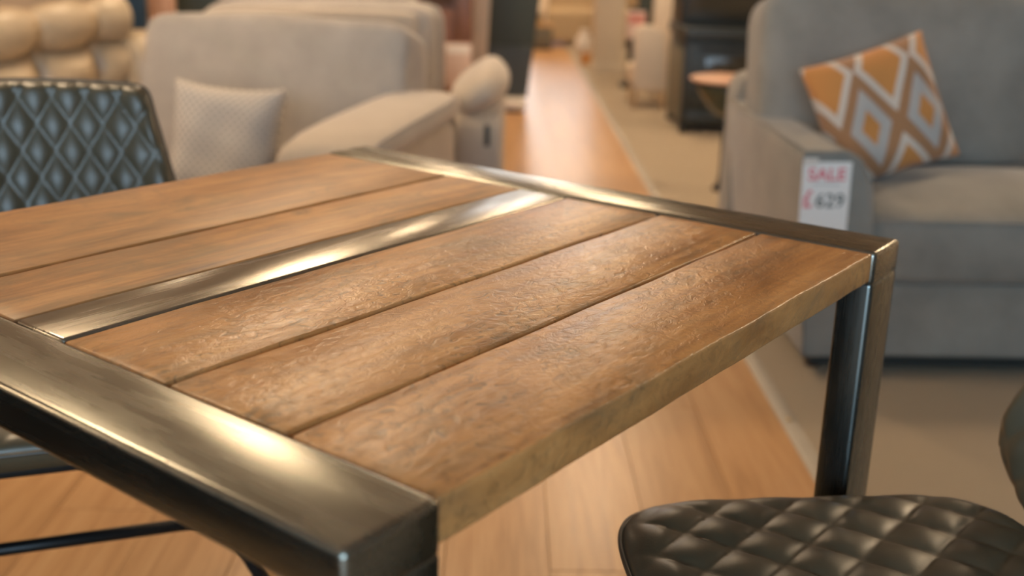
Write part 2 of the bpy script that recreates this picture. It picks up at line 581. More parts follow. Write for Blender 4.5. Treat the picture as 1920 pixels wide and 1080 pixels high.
# metal strip between boards and carpet
bm_prof = [(TRX, 0, 0.0), (TRX+0.012, 0, 0.005), (TRX+0.030, 0, 0.006), (TRX+0.042, 0, 0.003), (TRX+0.042, 0, -0.006), (TRX, 0, -0.006)]
tr_o = link('trim_1', extrude([(a, Y0+0.1, c) for a, b, c in bm_prof], (0, Y1-Y0-0.2, 0), 'trim_1'), None, M['trim'])
struct(tr_o, 'metal threshold strip between the wooden floor and the beige carpet')
sc_ = lathe('screw', [(0.0001, 0.0055), (0.007, 0.0055), (0.006, 0.009), (0.0001, 0.010)], M['brass'], tr_o, 14, (TRX+0.02, 2.37, 0))
struct(box('carpet', TRX+0.036, X1, Y0, Y1, -0.08, 0.004, M['carpet']), 'beige short pile carpet right of the aisle')

wall_t = 0.15
struct(box('wall_left', X0-wall_t, X0, Y0, Y1, -0.08, CEIL, M['wall']))
struct(box('wall_right', X1, X1+wall_t, Y0, Y1, -0.08, CEIL, M['wall']))
struct(box('ceiling', X0-wall_t, X1+wall_t, Y0-wall_t, Y1+wall_t, CEIL, CEIL+0.1, M['ceiling']))
# rear wall with a wide shop window (behind the photographer)
def wall_open(name, y, t_, ox0, ox1, oz0, oz1):
    bm = bmesh.new()
    for (a, b, c, d) in ((X0-wall_t, ox0, -0.08, CEIL), (ox1, X1+wall_t, -0.08, CEIL), (ox0, ox1, -0.08, oz0), (ox0, ox1, oz1, CEIL)):
        if b-a < 1e-4 or d-c < 1e-4: continue
        g = bmesh.ops.create_cube(bm, size=1.0)
        for v in g['verts']:
            v.co = Vector(((a+b)/2+v.co.x*(b-a), y+t_/2+v.co.y*t_, (c+d)/2+v.co.z*(d-c)))
    return struct(link(name, from_bm(bm, name), None, M['wall']))
wall_open('wall_back', Y0-wall_t, wall_t, -2.9, 1.3, 0.6, 2.75)
wall_open('wall_front', Y1, wall_t, -0.35, 1.45, 0.0, 2.75)
def glazing(name, x0, x1, z0, z1, y, nm):
    fr = bpy.data.objects.new(name, None); C.objects.link(fr); struct(fr)
    fr.location = ((x0+x1)/2, y, z0)
    W_, H_ = x1-x0, z1-z0
    def b(nme, a, b_, c, d, mat, t_=0.05): box(nme, a, b_, -t_/2, t_/2, c, d, mat, fr)
    for i in range(nm+1):
        xx = -W_/2 + (W_-0.06)*i/nm
        b('mullion', xx, xx+0.06, 0, H_, M['black_metal'])
    b('rail', -W_/2, W_/2, 0, 0.06, M['black_metal']); b('rail', -W_/2, W_/2, H_-0.06, H_, M['black_metal'])
    for i in range(nm):
        a = -W_/2 + (W_-0.06)*i/nm + 0.06; c = -W_/2 + (W_-0.06)*(i+1)/nm
        b('pane', a, c, 0.06, H_-0.06, M['glass'], 0.008)
glazing('window_1', -2.9, 1.3, 0.6, 2.75, Y0-0.075, 3)
glazing('door_1', -0.35, 1.45, 0.0, 2.75, Y1+0.075, 2)

# ceiling lamps
lampspots = [(-0.88, 5.2), (0.73, 7.35), (0.69, 11.9), (-0.78, 10.9), (-1.75, 2.75), (3.3, 4.3), (3.9, 4.6), (-4.6, 1.6), (4.9, 8.6), (-4.6, 12.5)]
lamp0 = None
for (xx, yy) in lampspots:
    if lamp0 is None:
        lamp0 = thing('ceiling_light', 'square warm white panel light set in the shop ceiling', 'light', (xx, yy, CEIL), 0, 'ceiling panel lights')
        bmf = bmesh.new()
        for (a, b, c, d) in ((-.25, .25, -.25, -.22), (-.25, .25, .22, .25), (-.25, -.22, -.22, .22), (.22, .25, -.22, .22)):
            g = bmesh.ops.create_cube(bmf, size=1.0)
            for v in g['verts']:
                v.co = Vector(((a+b)/2+v.co.x*(b-a), (c+d)/2+v.co.y*(d-c), -0.012+v.co.z*0.024))
        link('lamp_frame', from_bm(bmf, 'lamp_frame'), lamp0, M['white_gloss'])
        box('diffuser', -.22, .22, -.22, .22, -0.016, -0.006, M['diffuser'], lamp0)
    else:
        o = copy_tree(lamp0)
        o.location = (xx, yy, CEIL)

# ------------------------------------------------------------------ the table
TABLE_H = 0.76
L, WT, BW, BH = 0.724, 0.8785, 0.081, 0.040
tb = thing('dining_table', 'square dining table with brown wooden planks set in a brushed steel frame', 'table',
           (-0.0329, 0.5804, 0), math.radians(51.9))
def plank(y0, y1, mat, th=0.033, dz=0.0, bev=0.0028):
    me = box_me(-L/2+0.0012, L/2-0.0012, -(y1-y0)/2, (y1-y0)/2, -th, 0, bev, 3, 'plank')
    # gently uneven long edges and top, as sawn boards are
    bm = bmesh.new(); bm.from_mesh(me)
    long_e = [e for e in bm.edges if abs(e.verts[0].co.x-e.verts[1].co.x) > 0.3]
    bmesh.ops.subdivide_edges(bm, edges=long_e, cuts=36)
    s1, s2 = rng.uniform(0, 6, 2)
    for v in bm.verts:
        s_ = 1 if v.co.y > 0 else -1
        edge = max(0.0, 1-abs(abs(v.co.y)-(y1-y0)/2)/0.006)
        v.co.y -= s_*edge*0.0007*(1+math.sin(v.co.x*37+s1*s_)*0.6+math.sin(v.co.x*83+s2*s_)*0.4)
        if v.co.z > -0.006: v.co.z += 0.0003*math.sin(v.co.x*29+s2+v.co.y*40)
    bm.to_mesh(me); bm.free()
    o = link('plank', me, tb, mat, loc=(L/2, (y0+y1)/2, TABLE_H-0.0015+dz), smooth=True)
    me.set_sharp_from_angle(angle=math.radians(40))
    return o
g_ = 0.0021
plank(0.0025, 0.1401-0.0013, M['wood_rough'])
plank(0.1401+0.0013, 0.2759-g_, M['wood_rough'])
plank(0.2759+g_, 0.4180-0.001, M['wood_rough'])
strip = box('centre_strip', 0.0012, L-0.0012, 0.4186, 0.4942, TABLE_H-0.03, TABLE_H-0.001, M['steel_x'], tb, 0.004, 3)
strip['label'] = 'flat brushed steel strip between the planks'
plank(0.4942+0.0008, 0.6291-0.0027, M['wood_smooth'])
plank(0.6291+0.0027, WT-0.0025, M['wood_smooth'])
for xs in ((-BW, 0.0), (L, L+BW)):
    box('end_bar', xs[0], xs[1], 0.0, WT, TABLE_H-BH, TABLE_H, M['steel_y'], tb, 0.0058, 4)
    for ys in ((0.0, BH), (WT-BH, WT)):
        lg = box('leg', xs[0], xs[1], ys[0], ys[1], 0.004, TABLE_H-BH+0.004, M['steel_z'], tb, 0.0055, 4)
        box('foot_pad', xs[0]+0.008, xs[1]-0.008, ys[0]+0.006, ys[1]-0.006, 0.0, 0.006, M['black_metal'], lg)
for yy in (0.14, 0.276, 0.456, 0.629):
    box('support_shade_rail', -0.005, L+0.005, yy-0.02, yy+0.02, TABLE_H-0.056, TABLE_H-0.0335, M['black_metal'], tb, 0.002)  # unseen rails added below: carry planks, block floor light through the seams

# ------------------------------------------------------------------ quilted chairs
def quilt(a, b, wq, hq):
    s_ = np.abs(np.sin(PI*(a/wq + b/hq))*np.sin(PI*(a/wq - b/hq)))
    return np.power(s_, 0.5)

def make_chair(label):
    t = thing('quilted_chair', label, 'chair', (0, 0, 0), 0, 'quilted brown dining chairs')
    n = 121
    g = np.linspace(-1, 1, n)
    U, V = np.meshgrid(g, g, indexing='ij')
    # seat: quilted top on a rounded square, plain sides
    sw, sd, zt, th = 0.236, 0.232, 0.488, 0.066
    su, sv = squircle(U, V, 5.6)
    m = np.maximum(np.abs(U), np.abs(V))
    e = np.clip((1-m)/0.16, 0, 1)
    rnd = np.sqrt(np.clip(1-(1-e)**2, 0, 1))
    taper = 1 - 0.05*(V)                               # slightly narrower at the back
    X = su*sw*taper; Y = sv*sd
    q_ = quilt(X, Y, 0.074, 0.082)
    Z = zt - 0.024 + 0.017*rnd + 0.0080*q_*np.clip(e*0.85-0.05, 0, 1) - 0.010*(X/sw)**2*0 + 0.006*(1-m**2)
    top = np.stack([X, Y, Z], -1).reshape(-1, 3)
    s2 = 1.0 - 0.06
    bot = np.stack([X*s2, Y*s2, np.full_like(X, zt-th) + 0.012*m**4], -1).reshape(-1, 3)
    F = grid_faces(n, n, 0) + grid_faces(n, n, n*n, True)
    ring = [i*n for i in range(n)] + [(n-1)*n+j for j in range(1, n)] + [i*n+n-1 for i in range(n-2, -1, -1)] + [j for j in range(n-2, 0, -1)]
    for a, b in zip(ring, ring[1:]+ring[:1]):
        F.append((a, b, b+n*n, a+n*n))
    me = pydata(np.concatenate([top, bot]), F, 'seat')
    bm = bmesh.new(); bm.from_mesh(me); bmesh.ops.recalc_face_normals(bm, faces=bm.faces); bm.to_mesh(me); bm.free()
    seat = link('seat', me, t, M['dark_leather'], smooth=True)
    pts = [top[i]*np.array([1.004, 1.004, 1]) + np.array([0, 0, -0.001]) for i in ring[::2]]
    tube('piping', pts, 0.0034, M['dark_leather_plain'], seat, 8, True)
    # backrest: wing-shaped quilted shell, widest low down, wrapped forwards
    zb, zT = 0.440, 0.842
    bu, bv = squircle(U, V, 24.0)
    tt = (bv+1)/2
    zz = zb + (zT-zb)*tt
    kz = [0.0, 0.08, 0.17, 0.26, 0.42, 0.64, 0.88, 1.0]
    kw = [0.215, 0.250, 0.280, 0.288, 0.276, 0.257, 0.236, 0.228]
    hw = np.interp(tt, kz, kw)
    for _ in range(2):
        hw = (hw + np.roll(hw, 2, 1) + np.roll(hw, -2, 1))/3 if False else hw
    X = bu*hw
    mid = 0.325 + 0.22*(zz-zb) - 0.62*np.abs(X)**2.0 - 0.45*np.clip(np.abs(X)-0.12, 0, 1)**1.5*0.5
    m = np.maximum(np.abs(U), np.abs(V))
    ex = np.clip((1-np.abs(U))/0.085, 0, 1); ev = np.clip((1-np.abs(V))/0.07, 0, 1)
    e = np.minimum(ex, ev)
    rnd = np.sqrt(np.clip(1-(1-ex)**2, 0, 1))*np.sqrt(np.clip(1-(1-ev)**2, 0, 1))
    q_ = quilt(X+0.004, zz, 0.0520, 0.0860)
    Yf = mid - 0.021*rnd - 0.0085*q_*np.clip(e*1.3, 0, 1)
    Yb = mid + 0.021*rnd
    Zt_ = zz + 0.006*np.cos(X*9)*tt
    fr = np.stack([X, Yf, Zt_], -1).reshape(-1, 3)
    bk = np.stack([X, Yb, Zt_], -1).reshape(-1, 3)
    F = grid_faces(n, n, 0) + grid_faces(n, n, n*n, True)
    me = pydata(np.concatenate([fr, bk]), F, 'backrest')
    bm = bmesh.new(); bm.from_mesh(me)
    bmesh.ops.remove_doubles(bm, verts=bm.verts, dist=1e-5)
    bmesh.ops.recalc_face_normals(bm, faces=bm.faces); bm.to_mesh(me); bm.free()
    back = link('backrest', me, t, M['dark_leather'], smooth=True)
    pts = [fr[i] for i in ring[::2]]
    tube('piping', pts, 0.0022, M['dark_leather_plain'], back, 8, True)
    # metalwork
    box('seat_frame', -0.23, 0.23, -0.16, 0.20, 0.396, 0.418, M['black_metal'], t, 0.004)
    for sx in (-1, 1):
        tube('back_support', [(sx*0.10, 0.10, 0.405), (sx*0.10, 0.29, 0.405), (sx*0.10, 0.345, 0.43), (sx*0.10, 0.362, 0.50), (sx*0.10, 0.382, 0.60)], 0.010, M['black_metal'], t)
        for (fy, ty) in ((-0.10, -0.08), (0.22, 0.14)):
            lo = tube('leg', [(sx*0.225, ty, 0.402), (sx*0.400, fy, 0.004)], 0.0115, M['black_metal'], t)
            lathe('foot_cap', [(0.0001, 0), (0.014, 0), (0.014, 0.02), (0.0001, 0.024)], M['black_metal'], lo, 12, (sx*0.400, fy, 0))
    for (fy, ty) in ((-0.10, -0.08), (0.22, 0.14)):
        k = (0.402-0.255)/0.398
        xx = 0.225 + 0.175*k; yy = ty + (fy-ty)*k
        tube('stretcher', [(-xx, yy, 0.255), (xx, yy, 0.255)], 0.0095, M['black_metal'], t)
    return t
ch = make_chair('quilted brown leather chair facing the camera behind the left side of the table')
ch.location = (-0.705, 1.425, 0); ch.rotation_euler = (0, 0, math.radians(18))
c2 = copy_tree(ch)
c2['label'] = 'quilted dark leather chair in front of the table, its seat seen from above'
c2.location = (0.382, 0.890, 0); c2.rotation_euler = (0, 0, math.radians(-82.5))

bs = thing('unseen_dark_sofa', 'unseen low black sofa added to darken the near steel edge of the table', 'sofa', (-1.85, 0.75, 0), math.radians(90))  # unseen sofa, added so the near steel bar mirrors something dark
soft('base', (0, 0, 0.20), (2.3, 0.86, 0.24), M['black_leather'], bs, e=0.12, n=10)
soft('seat_cushion', (-0.5, -0.05, 0.39), (0.95, 0.74, 0.17), M['black_leather'], bs, e=0.2, crown=(0, 0, 0.03), n=12)
soft('seat_cushion', (0.5, -0.05, 0.39), (0.95, 0.74, 0.17), M['black_leather'], bs, e=0.2, crown=(0, 0, 0.03), n=12)
soft('arm', (1.08, 0, 0.40), (0.20, 0.88, 0.44), M['black_leather'], bs, e=0.3, n=12)
soft('arm', (-1.08, 0, 0.40), (0.20, 0.88, 0.44), M['black_leather'], bs, e=0.3, n=12)
soft('backrest', (0, -0.40, 0.52), (2.1, 0.16, 0.66), M['black_leather'], bs, e=0.25, n=12)
for fx in (-1.05, 1.05):
    for fy in (-0.34, 0.34): box('foot', fx-.03, fx+.03, fy-.03, fy+.03, 0, 0.1, M['dark_wood'], bs)

# ------------------------------------------------------------------ grey armchair on the right
ac = thing('armchair', 'grey fabric armchair on the carpet with a sale sign on its arm', 'armchair', (0.80, 2.66, 0))
def arm_me(flare, w_, z1, depth):
    """cross-section of the arm in x/z, extruded towards +y; outer face on -x, flaring outwards to the top"""
    o_ = [(-0.004, 0.055), (w_+0.010, 0.055), (w_+0.010, 0.40)]
    for k in range(9):
        a = k/8*PI/2
        o_.append((w_-0.070+0.080*math.cos(a), 0.40+(z1-0.004-0.40)*math.sin(a)))
    o_ += [(0.055, z1+0.002), (-flare+0.018, z1), (-flare+0.004, z1-0.008), (-flare, z1-0.022)]
    return extrude([(x, 0, z) for x, z in o_], (0, depth, 0), 'arm', 0.010, 3)
arm = link('arm', arm_me(0.056, 0.128, 0.602, 0.96), ac, M['grey_fabric'], smooth=True)
arm.data.set_sharp_from_angle(angle=math.radians(45))
arm2me = arm_me(0.056, 0.128, 0.602, 0.96)
for v in arm2me.vertices: v.co.x = 1.19 - v.co.x
arm2me.flip_normals()
arm2 = link('arm', arm2me, ac, M['grey_fabric'], smooth=True); arm2me.set_sharp_from_angle(angle=math.radians(45))
# welts round the front of the visible arm
tube('welt', [(-0.002, -0.001, 0.06), (-0.055, -0.001, 0.59), (-0.044, -0.001, 0.601), (0.05, -0.001, 0.602)] +
     [(0.058+0.079*math.cos(a), -0.001, 0.40+0.196*math.sin(a)) for a in np.linspace(PI/2, 0, 9)] + [(0.137, -0.001, 0.06)], 0.005, M['grey_fabric'], arm, 8)
tube('welt', [(-0.050, 0.0, 0.602), (-0.050, 0.95, 0.602)], 0.004, M['grey_fabric'], arm, 8)
# back frame, rising above the arms
soft('back_frame', (0.595, 0.99, 0.380), (1.275, 0.17, 0.640), M['grey_fabric'], ac, e=0.16, n=18)
soft('base', (0.595, 0.50, 0.165), (0.95, 0.96, 0.220), M['grey_fabric'], ac, e=0.10, n=12)
box('front_panel', 0.134, 1.056, 0.012, 0.05, 0.055, 0.262, M['grey_fabric'], ac, 0.012, 3)
soft('seat_cushion', (0.595, 0.315, 0.352), (0.935, 0.655, 0.185), M['grey_fabric'], ac, e=0.20, crown=(0, 0.012, 0.050), n=22, lump=0.002, seed=3)
tube('welt', [(x, -0.006-0.012*(1-((x-.595)/.46)**2), 0.428+0.004*(1-((x-.595)/.46)**2)) for x in np.linspace(0.15, 1.04, 18)], 0.005, M['grey_fabric'], ac.children[-1], 8)
bc = link('back_cushion', soft_box(0, 0, 0, 0.84, 0.25, 0.52, e=0.24, crown=(0.012, 0.035, 0.02), n=24, lump=0.004, seed=5, name='back_cushion'), ac, M['grey_fabric'],
          loc=(0.385, 0.70, 0.700), rot=(math.radians(-12), 0, 0), smooth=True)
tube('welt', [(-0.405, -0.085, -0.2), (-0.412, -0.085, 0.0), (-0.410, -0.085, 0.19), (-0.385, -0.085, 0.238), (-0.33, -0.086, 0.249), (0.0, -0.088, 0.262), (0.33, -0.086, 0.249), (0.385, -0.085, 0.238), (0.41, -0.085, 0.19)],
     0.005, M['grey_fabric'], bc, 8)
box('plinth', 0.03, 1.16, 0.05, 0.97, 0.018, 0.058, M['black_matt'], ac)
for fx in (0.05, 1.13):
    for fy in (0.08, 0.94):
        lathe('foot', [(0.0001, 0.004), (0.020, 0.004), (0.026, 0.03), (0.026, 0.06), (0.0001, 0.06)], M['dark_wood'], ac, 14, (fx, fy, 0))

# patterned cushion leaning in the armchair's corner
pc = link('throw_cushion', pillow_me(0.355, 0.365, 0.13, 0.055, name='throw_cushion'), None, M['ikat'], smooth=True)
pc.location = (1.050, 3.030, 0.650)
pc.rotation_euler = (math.radians(-17), math.radians(-18.5), math.radians(4))
tag(pc, 'orange and grey diamond patterned cushion leaning in the grey armchair', 'cushion')

# sale sign taped to the arm's front
def text_me(s_, size, off=0.0, name='text', xs=1.0):
    cu = bpy.data.curves.new(name, 'FONT')
    cu.body = s_; cu.size = size; cu.offset = off; cu.extrude = 0.0002
    cu.align_x = 'CENTER'; cu.align_y = 'CENTER'; cu.resolution_u = 3
    o = bpy.data.objects.new('tmp', cu); C.objects.link(o)
    dg = bpy.context.evaluated_depsgraph_get(); dg.update()
    me = bpy.data.meshes.new_from_object(o.evaluated_get(dg))
    bpy.data.objects.remove(o); bpy.data.curves.remove(cu)
    me.name = name
    for v in me.vertices:
        x, y, z = v.co
        v.co = (x*xs, -z, y)
    return me
sg = thing('sale_sign', 'white paper sale sign with red lettering taped to the grey armchair arm', 'sign', (0.8085, 2.6520, 0.470))
sg.rotation_euler = (0, math.radians(-1.2), 0)
sgp = box('paper', -0.061, 0.061, -0.0006, 0.0006, -0.10, 0.108, M['paper'], sg)
def ink(name, s_, size, x, z, mat, off, xs=1.0):
    me = text_me(s_, size, off, name, xs)
    link(name, me, sgp, mat, loc=(x, -0.0009, z))
ink('lettering', 'SALE', 0.043, 0.0, 0.075, M['red_ink'], 0.0010, 1.06)
ink('lettering', '£', 0.062, -0.044, 0.012, M['red_ink'], 0.0014, 0.72)
ink('lettering', '629', 0.050, 0.013, 0.008, M['grey_ink'], 0.0006, 1.0)
box('ruled_line', -0.035, 0.035, -0.0011, -0.0007, 0.051, 0.0535, M['pale_grey_ink'], sgp)
box('tape_glare', -0.061, -0.024, -0.0014, -0.0007, 0.100, 0.119, M['white_gloss'], sg)  # clear tape, its glare put in as opaque white

# ------------------------------------------------------------------ taupe armchairs on the left
def make_recliner(label, name='upholstered_armchair'):
    """local: x right, -y front; arms at x = +0.395 and -0.57"""
    t = thing(name, label, 'armchair', (0, 0, 0), 0, 'taupe upholstered armchairs')
    def side(cx):
        sg_ = 1 if cx > 0 else -1
        # side panel
        soft('arm_panel', (cx+0.005*sg_, -0.02, 0.275), (0.165, 0.84, 0.50), M['taupe_light'], t, e=0.14, n=12)
        # arm pad: swept crowned pad that rolls over the front
        prof = [(-0.455, 0.470, 0.085), (-0.485, 0.500, 0.105), (-0.48, 0.535, 0.118), (-0.43, 0.562, 0.124), (-0.33, 0.578, 0.128), (-0.15, 0.588, 0.13), (0.0, 0.594, 0.13), (0.15, 0.600, 0.127), (0.30, 0.605, 0.12), (0.36, 0.60, 0.10)]
        V, F, nn = [], [], 20
        for (y, z, hw) in prof:
            for k in range(nn):
                a = 2*PI*k/nn
                cxx, s_ = math.cos(a), math.sin(a)
                V.append((cx + hw*1.08*math.copysign(abs(cxx)**0.55, cxx), y, z - 0.024 + 0.045*math.copysign(abs(s_)**0.75, s_)))
        for i in range(len(prof)-1):
            for k in range(nn):
                F.append((i*nn+k, i*nn+(k+1) % nn, (i+1)*nn+(k+1) % nn, (i+1)*nn+k))
        F.append(tuple(range(nn))); F.append(tuple(reversed(range((len(prof)-1)*nn, len(prof)*nn))))
        me = pydata(V, F, 'arm_pad')
        bm = bmesh.new(); bm.from_mesh(me); bmesh.ops.recalc_face_normals(bm, faces=bm.faces)
        bm.to_mesh(me); bm.free()
        pad = link('arm_pad', me, t, M['taupe_light'], smooth=True)
        tube('seam', [(cx + hw*0.98*sg_, y, z - 0.024 + 0.030) for (y, z, hw) in prof[2:]], 0.0045, M['taupe_fabric'], pad, 8)
        tube('seam', [(cx - 0.085, -0.476, 0.474), (cx + 0.085, -0.476, 0.474)], 0.006, M['taupe_fabric'], pad, 8)
    side(0.395)
    soft('base', (-0.085, 0.02, 0.17), (0.80, 0.80, 0.26), M['taupe_fabric'], t, e=0.12, n=10)
    soft('seat_cushion', (-0.13, -0.12, 0.285), (0.80, 0.66, 0.15), M['taupe_fabric'], t, e=0.22, crown=(0, 0.02, 0.035), n=16, lump=0.003, seed=11)
    soft('footrest', (-0.085, -0.435, 0.235), (0.78, 0.07, 0.33), M['taupe_fabric'], t, e=0.2, n=10)
    bk = link('back_cushion', soft_box(0, 0, 0, 0.965, 0.26, 0.555, e=0.20, crown=(0, 0.035, 0.012), n=26, lump=0.006, seed=8, name='back_cushion'), t, M['taupe_fabric'],
              loc=(-0.125, 0.375, 0.545), rot=(math.radians(-13), 0, 0), smooth=True)
    soft('head_roll', (0, -0.058, 0.205), (0.89, 0.15, 0.12), M['taupe_fabric'], bk, e=0.34, n=16, lump=0.004, seed=4)
    soft('back_shell', (-0.125, 0.46, 0.42), (0.93, 0.10, 0.66), M['taupe_fabric'], t, e=0.16, n=12)
    for fx in (-0.48, 0.31):
        for fy in (-0.36, 0.38):
            lathe('foot', [(0.0001, 0), (0.02, 0), (0.025, 0.05), (0.0001, 0.05)], M['dark_wood'], t, 12, (fx, fy, 0))
    return t
r1 = make_recliner('taupe armchair holding the pale dotted cushion, just beyond the table')
r1.location = (-0.725, 3.287, 0); r1.rotation_euler = (0, 0, math.radians(-15))

r2 = thing('upholstered_armchair', 'second taupe armchair, hidden behind the one with the pale cushion, rounded arm showing', 'armchair', (-0.72, 4.42, 0), 0, 'taupe upholstered armchairs')
soft('back_cushion', (-0.03, 0.15, 0.585), (0.93, 0.24, 0.50), M['taupe_fabric'], r2, e=0.18, crown=(0, 0.03, 0.01), n=20, lump=0.004, seed=6)
soft('head_roll', (-0.06, 0.06, 0.765), (0.86, 0.16, 0.11), M['taupe_light'], r2, e=0.36, n=16, seed=2)
soft('back_shell', (-0.02, 0.26, 0.45), (0.96, 0.10, 0.78), M['taupe_fabric'], r2, e=0.16, n=12)
for cx in (0.625,):
    sg_ = 1 if cx > 0 else -1
    soft('arm_panel', (cx+0.005*sg_, -0.08, 0.265), (0.185, 0.86, 0.47), M['taupe_light'], r2, e=0.16, n=12)
    p_ = link('arm_pad', soft_box(0, 0, 0, 0.150, 0.74, 0.245, e=0.72, n=16, name='arm_pad'), r2, M['taupe_light'], loc=(cx+0.0*sg_, -0.16, 0.548), rot=(0, math.radians(52*sg_), 0), smooth=True)
box('recline_handle', 0.648, 0.668, -0.520, -0.502, 0.375, 0.455, M['slot'], r2, 0.006)
soft('seat_cushion', (0.02, -0.18, 0.37), (1.0, 0.56, 0.20), M['taupe_fabric'], r2, e=0.22, crown=(0, 0, .03), n=12)
soft('base', (0.02, -0.08, 0.17), (1.0, 0.80, 0.26), M['taupe_fabric'], r2, e=0.12, n=10)
for fx in (-0.42, 0.55):
    for fy in (-0.42, 0.25):
        lathe('foot', [(0.0001, 0), (0.02, 0), (0.025, 0.05), (0.0001, 0.05)], M['dark_wood'], r2, 12, (fx, fy, 0))

wc = link('throw_cushion', pillow_me(0.345, 0.36, 0.13, 0.10, name='throw_cushion'), None, M['dotted'], smooth=True)
wc.location = (-0.815, 3.145, 0.502)
wc.rotation_euler = (math.radians(-16), math.radians(3), math.radians(-10))
tag(wc, 'pale dotted square cushion leaning on the taupe armchair behind the table', 'cushion')

# ------------------------------------------------------------------ cream tufted sofa, far left
cs = thing('tufted_sofa', 'cream leather sofa with deep rounded tufts, far left behind the quilted chair', 'sofa', (-1.75, 4.62, 0.04), math.radians(66))
TS, NT_ = 0.305, 6
def tuft_me():
    """local x along the back, -y towards the sitter; vertical lower row, then a rolled top row"""
    ns, nt = 20*NT_+1, 70
    s_ = np.linspace(-TS*(NT_-0.5), TS*0.5, ns)
    tt = np.linspace(0, 1, nt)
    Sg, Tg = np.meshgrid(s_, tt, indexing='ij')
    zb, zc, R_ = 0.40, 0.705, 0.074
    low = Tg < 0.36
    k = np.clip(Tg/0.36, 0, 1)
    a = np.clip((Tg-0.36)/0.64, 0, 1)
    th0 = math.radians(-120); th1 = math.radians(95)
    ang = -(th0) + 0*a
    an = th0 + (th1-th0)*a                    # angle measured from -y axis, positive upwards
    ny = np.where(low, -0.0, 0.0)
    y_low = -0.045 + 0.03*k
    z_low = zb + (0.612-zb)*k
    y_roll = 0.0 - R_*np.cos(an)
    z_roll = zc + R_*np.sin(an)
    Yv = np.where(low, y_low, y_roll); Zv = np.where(low, z_low, z_roll)
    nyv = np.where(low, -1.0, -np.cos(an)); nzv = np.where(low, 0.15, np.sin(an))
    ph = np.abs(np.sin(PI*(Sg/TS)))
    bul = np.power(ph, 0.55)
    fade = np.where(low, np.power(np.clip(np.sin(PI*np.clip(k, 0, 1)), 0, 1), 0.6), np.power(np.clip(np.sin(PI*np.clip(a*1.0, 0, 1)), 0, 1), 0.5))
    d = np.where(low, 0.095, 0.058)*bul*fade - 0.01
    Yv = Yv + nyv*d; Zv = Zv + nzv*d + 0.02*(Sg/TS)*0.8
    # pinch the roll at the seams
    V = np.stack([Sg, Yv, Zv], -1).reshape(-1, 3)
    return pydata(V, grid_faces(ns, nt), 'tufted_back')
tm = tuft_me()
bm = bmesh.new(); bm.from_mesh(tm); bmesh.ops.recalc_face_normals(bm, faces=bm.faces); bm.to_mesh(tm); bm.free()
tback = link('tufted_back', tm, cs, M['cream_leather'], smooth=True)
for k in range(-(NT_-1), 1):
    o = lathe('button', [(0.0001, 0.012), (0.010, 0.009), (0.016, 0.0), (0.0001, -0.004)], M['cream_leather'], tback, 12, (k*TS, -0.035, 0.618+0.016*k))
    o.rotation_euler = (PI/2, 0, 0)
soft('back_panel', (-TS*(NT_-1)/2, 0.16, 0.40), (TS*NT_, 0.14, 0.68), M['cream_leather'], cs, e=0.14, n=12)
soft('seat_cushion', (-TS*(NT_-1)/2, -0.20, 0.37), (TS*NT_-0.1, 0.50, 0.15), M['cream_leather'], cs, e=0.2, crown=(0, 0, 0.03), n=14)
soft('base', (-TS*(NT_-1)/2, -0.12, 0.18), (TS*NT_, 0.60, 0.24), M['cream_leather'], cs, e=0.12, n=10)
soft('arm', (TS*0.86, -0.04, 0.40), (0.28, 0.30, 0.50), M['cream_leather'], cs, e=0.6, n=14)
soft('arm', (-TS*(NT_-0.5), -0.10, 0.40), (0.20, 0.60, 0.60), M['cream_leather'], cs, e=0.5, n=14)
for fx in (0.05, -TS*(NT_-1)):
    for fy in (-0.36, 0.15):
        lathe('foot', [(0.0001, -0.04), (0.018, -0.04), (0.03, 0.02), (0.03, 0.07), (0.0001, 0.07)], M['dark_wood'], cs, 12, (fx, fy, 0))

# ------------------------------------------------------------------ background, left of the aisle
# tall dark board tapering upwards, on a pale plinth
db = thing('display_board', 'tall green-black display board on a pale base beside the aisle', 'board', (-0.05, 7.55, 0))
lo_ = [(-0.29, 0, 0.07), (0.205, 0, 0.07), (0.245, 0, 0.415), (-0.165, 0, 0.415)]
hi_ = [(-0.165, 0, 0.415), (0.245, 0, 0.415), (0.33, 0, 1.15), (0.075, 0, 1.15)]
link('lower_panel', extrude(lo_, (0, 0.10, 0), 'lower_panel', 0.006), db, M['green_black_sheen'])
link('upper_panel', extrude([(x, 0.012, z) for x, _, z in hi_], (0, 0.08, 0), 'upper_panel', 0.006), db, M['green_black'])
box('plinth', -0.05, 0.195, -0.28, 0.22, 0.022, 0.072, M['white_gloss'], db, 0.008)
box('plinth_foot', -0.03, 0.17, -0.25, 0.19, 0.0, 0.024, M['black_matt'], db)

wd = thing('wooden_cabinet', 'red-brown wooden cabinet standing left of the dark board', 'cabinet', (-0.31, 6.75, 0))
box('body', -0.23, 0.10, 0, 0.45, 0.04, 1.25, M['red_wood'], wd, 0.004)
box('door', -0.21, -0.005, -0.022, 0.0, 0.08, 0.70, M['red_wood'], wd, 0.004)
box('drawer', -0.21, -0.005, -0.022, 0.0, 0.72, 1.05, M['dark_wood'], wd, 0.004)
box('stile', 0.02, 0.10, -0.03, 0.0, 0.04, 1.25, M['red_wood'], wd, 0.004)
box('plinth', -0.22, 0.09, 0.02, 0.44, 0.0, 0.045, M['dark_wood'], wd)
pb = link('pale_board', extrude([(-0.20, 7.21, 0.0), (-0.14, 7.21, 0.0), (-0.085, 7.21, 1.1), (-0.225, 7.21, 1.1)], (0, 0.05, 0), 'pale_board', 0.004), None, M['cream'])
tag(pb, 'narrow pale board standing between red-brown cabinet and dark board', 'board')

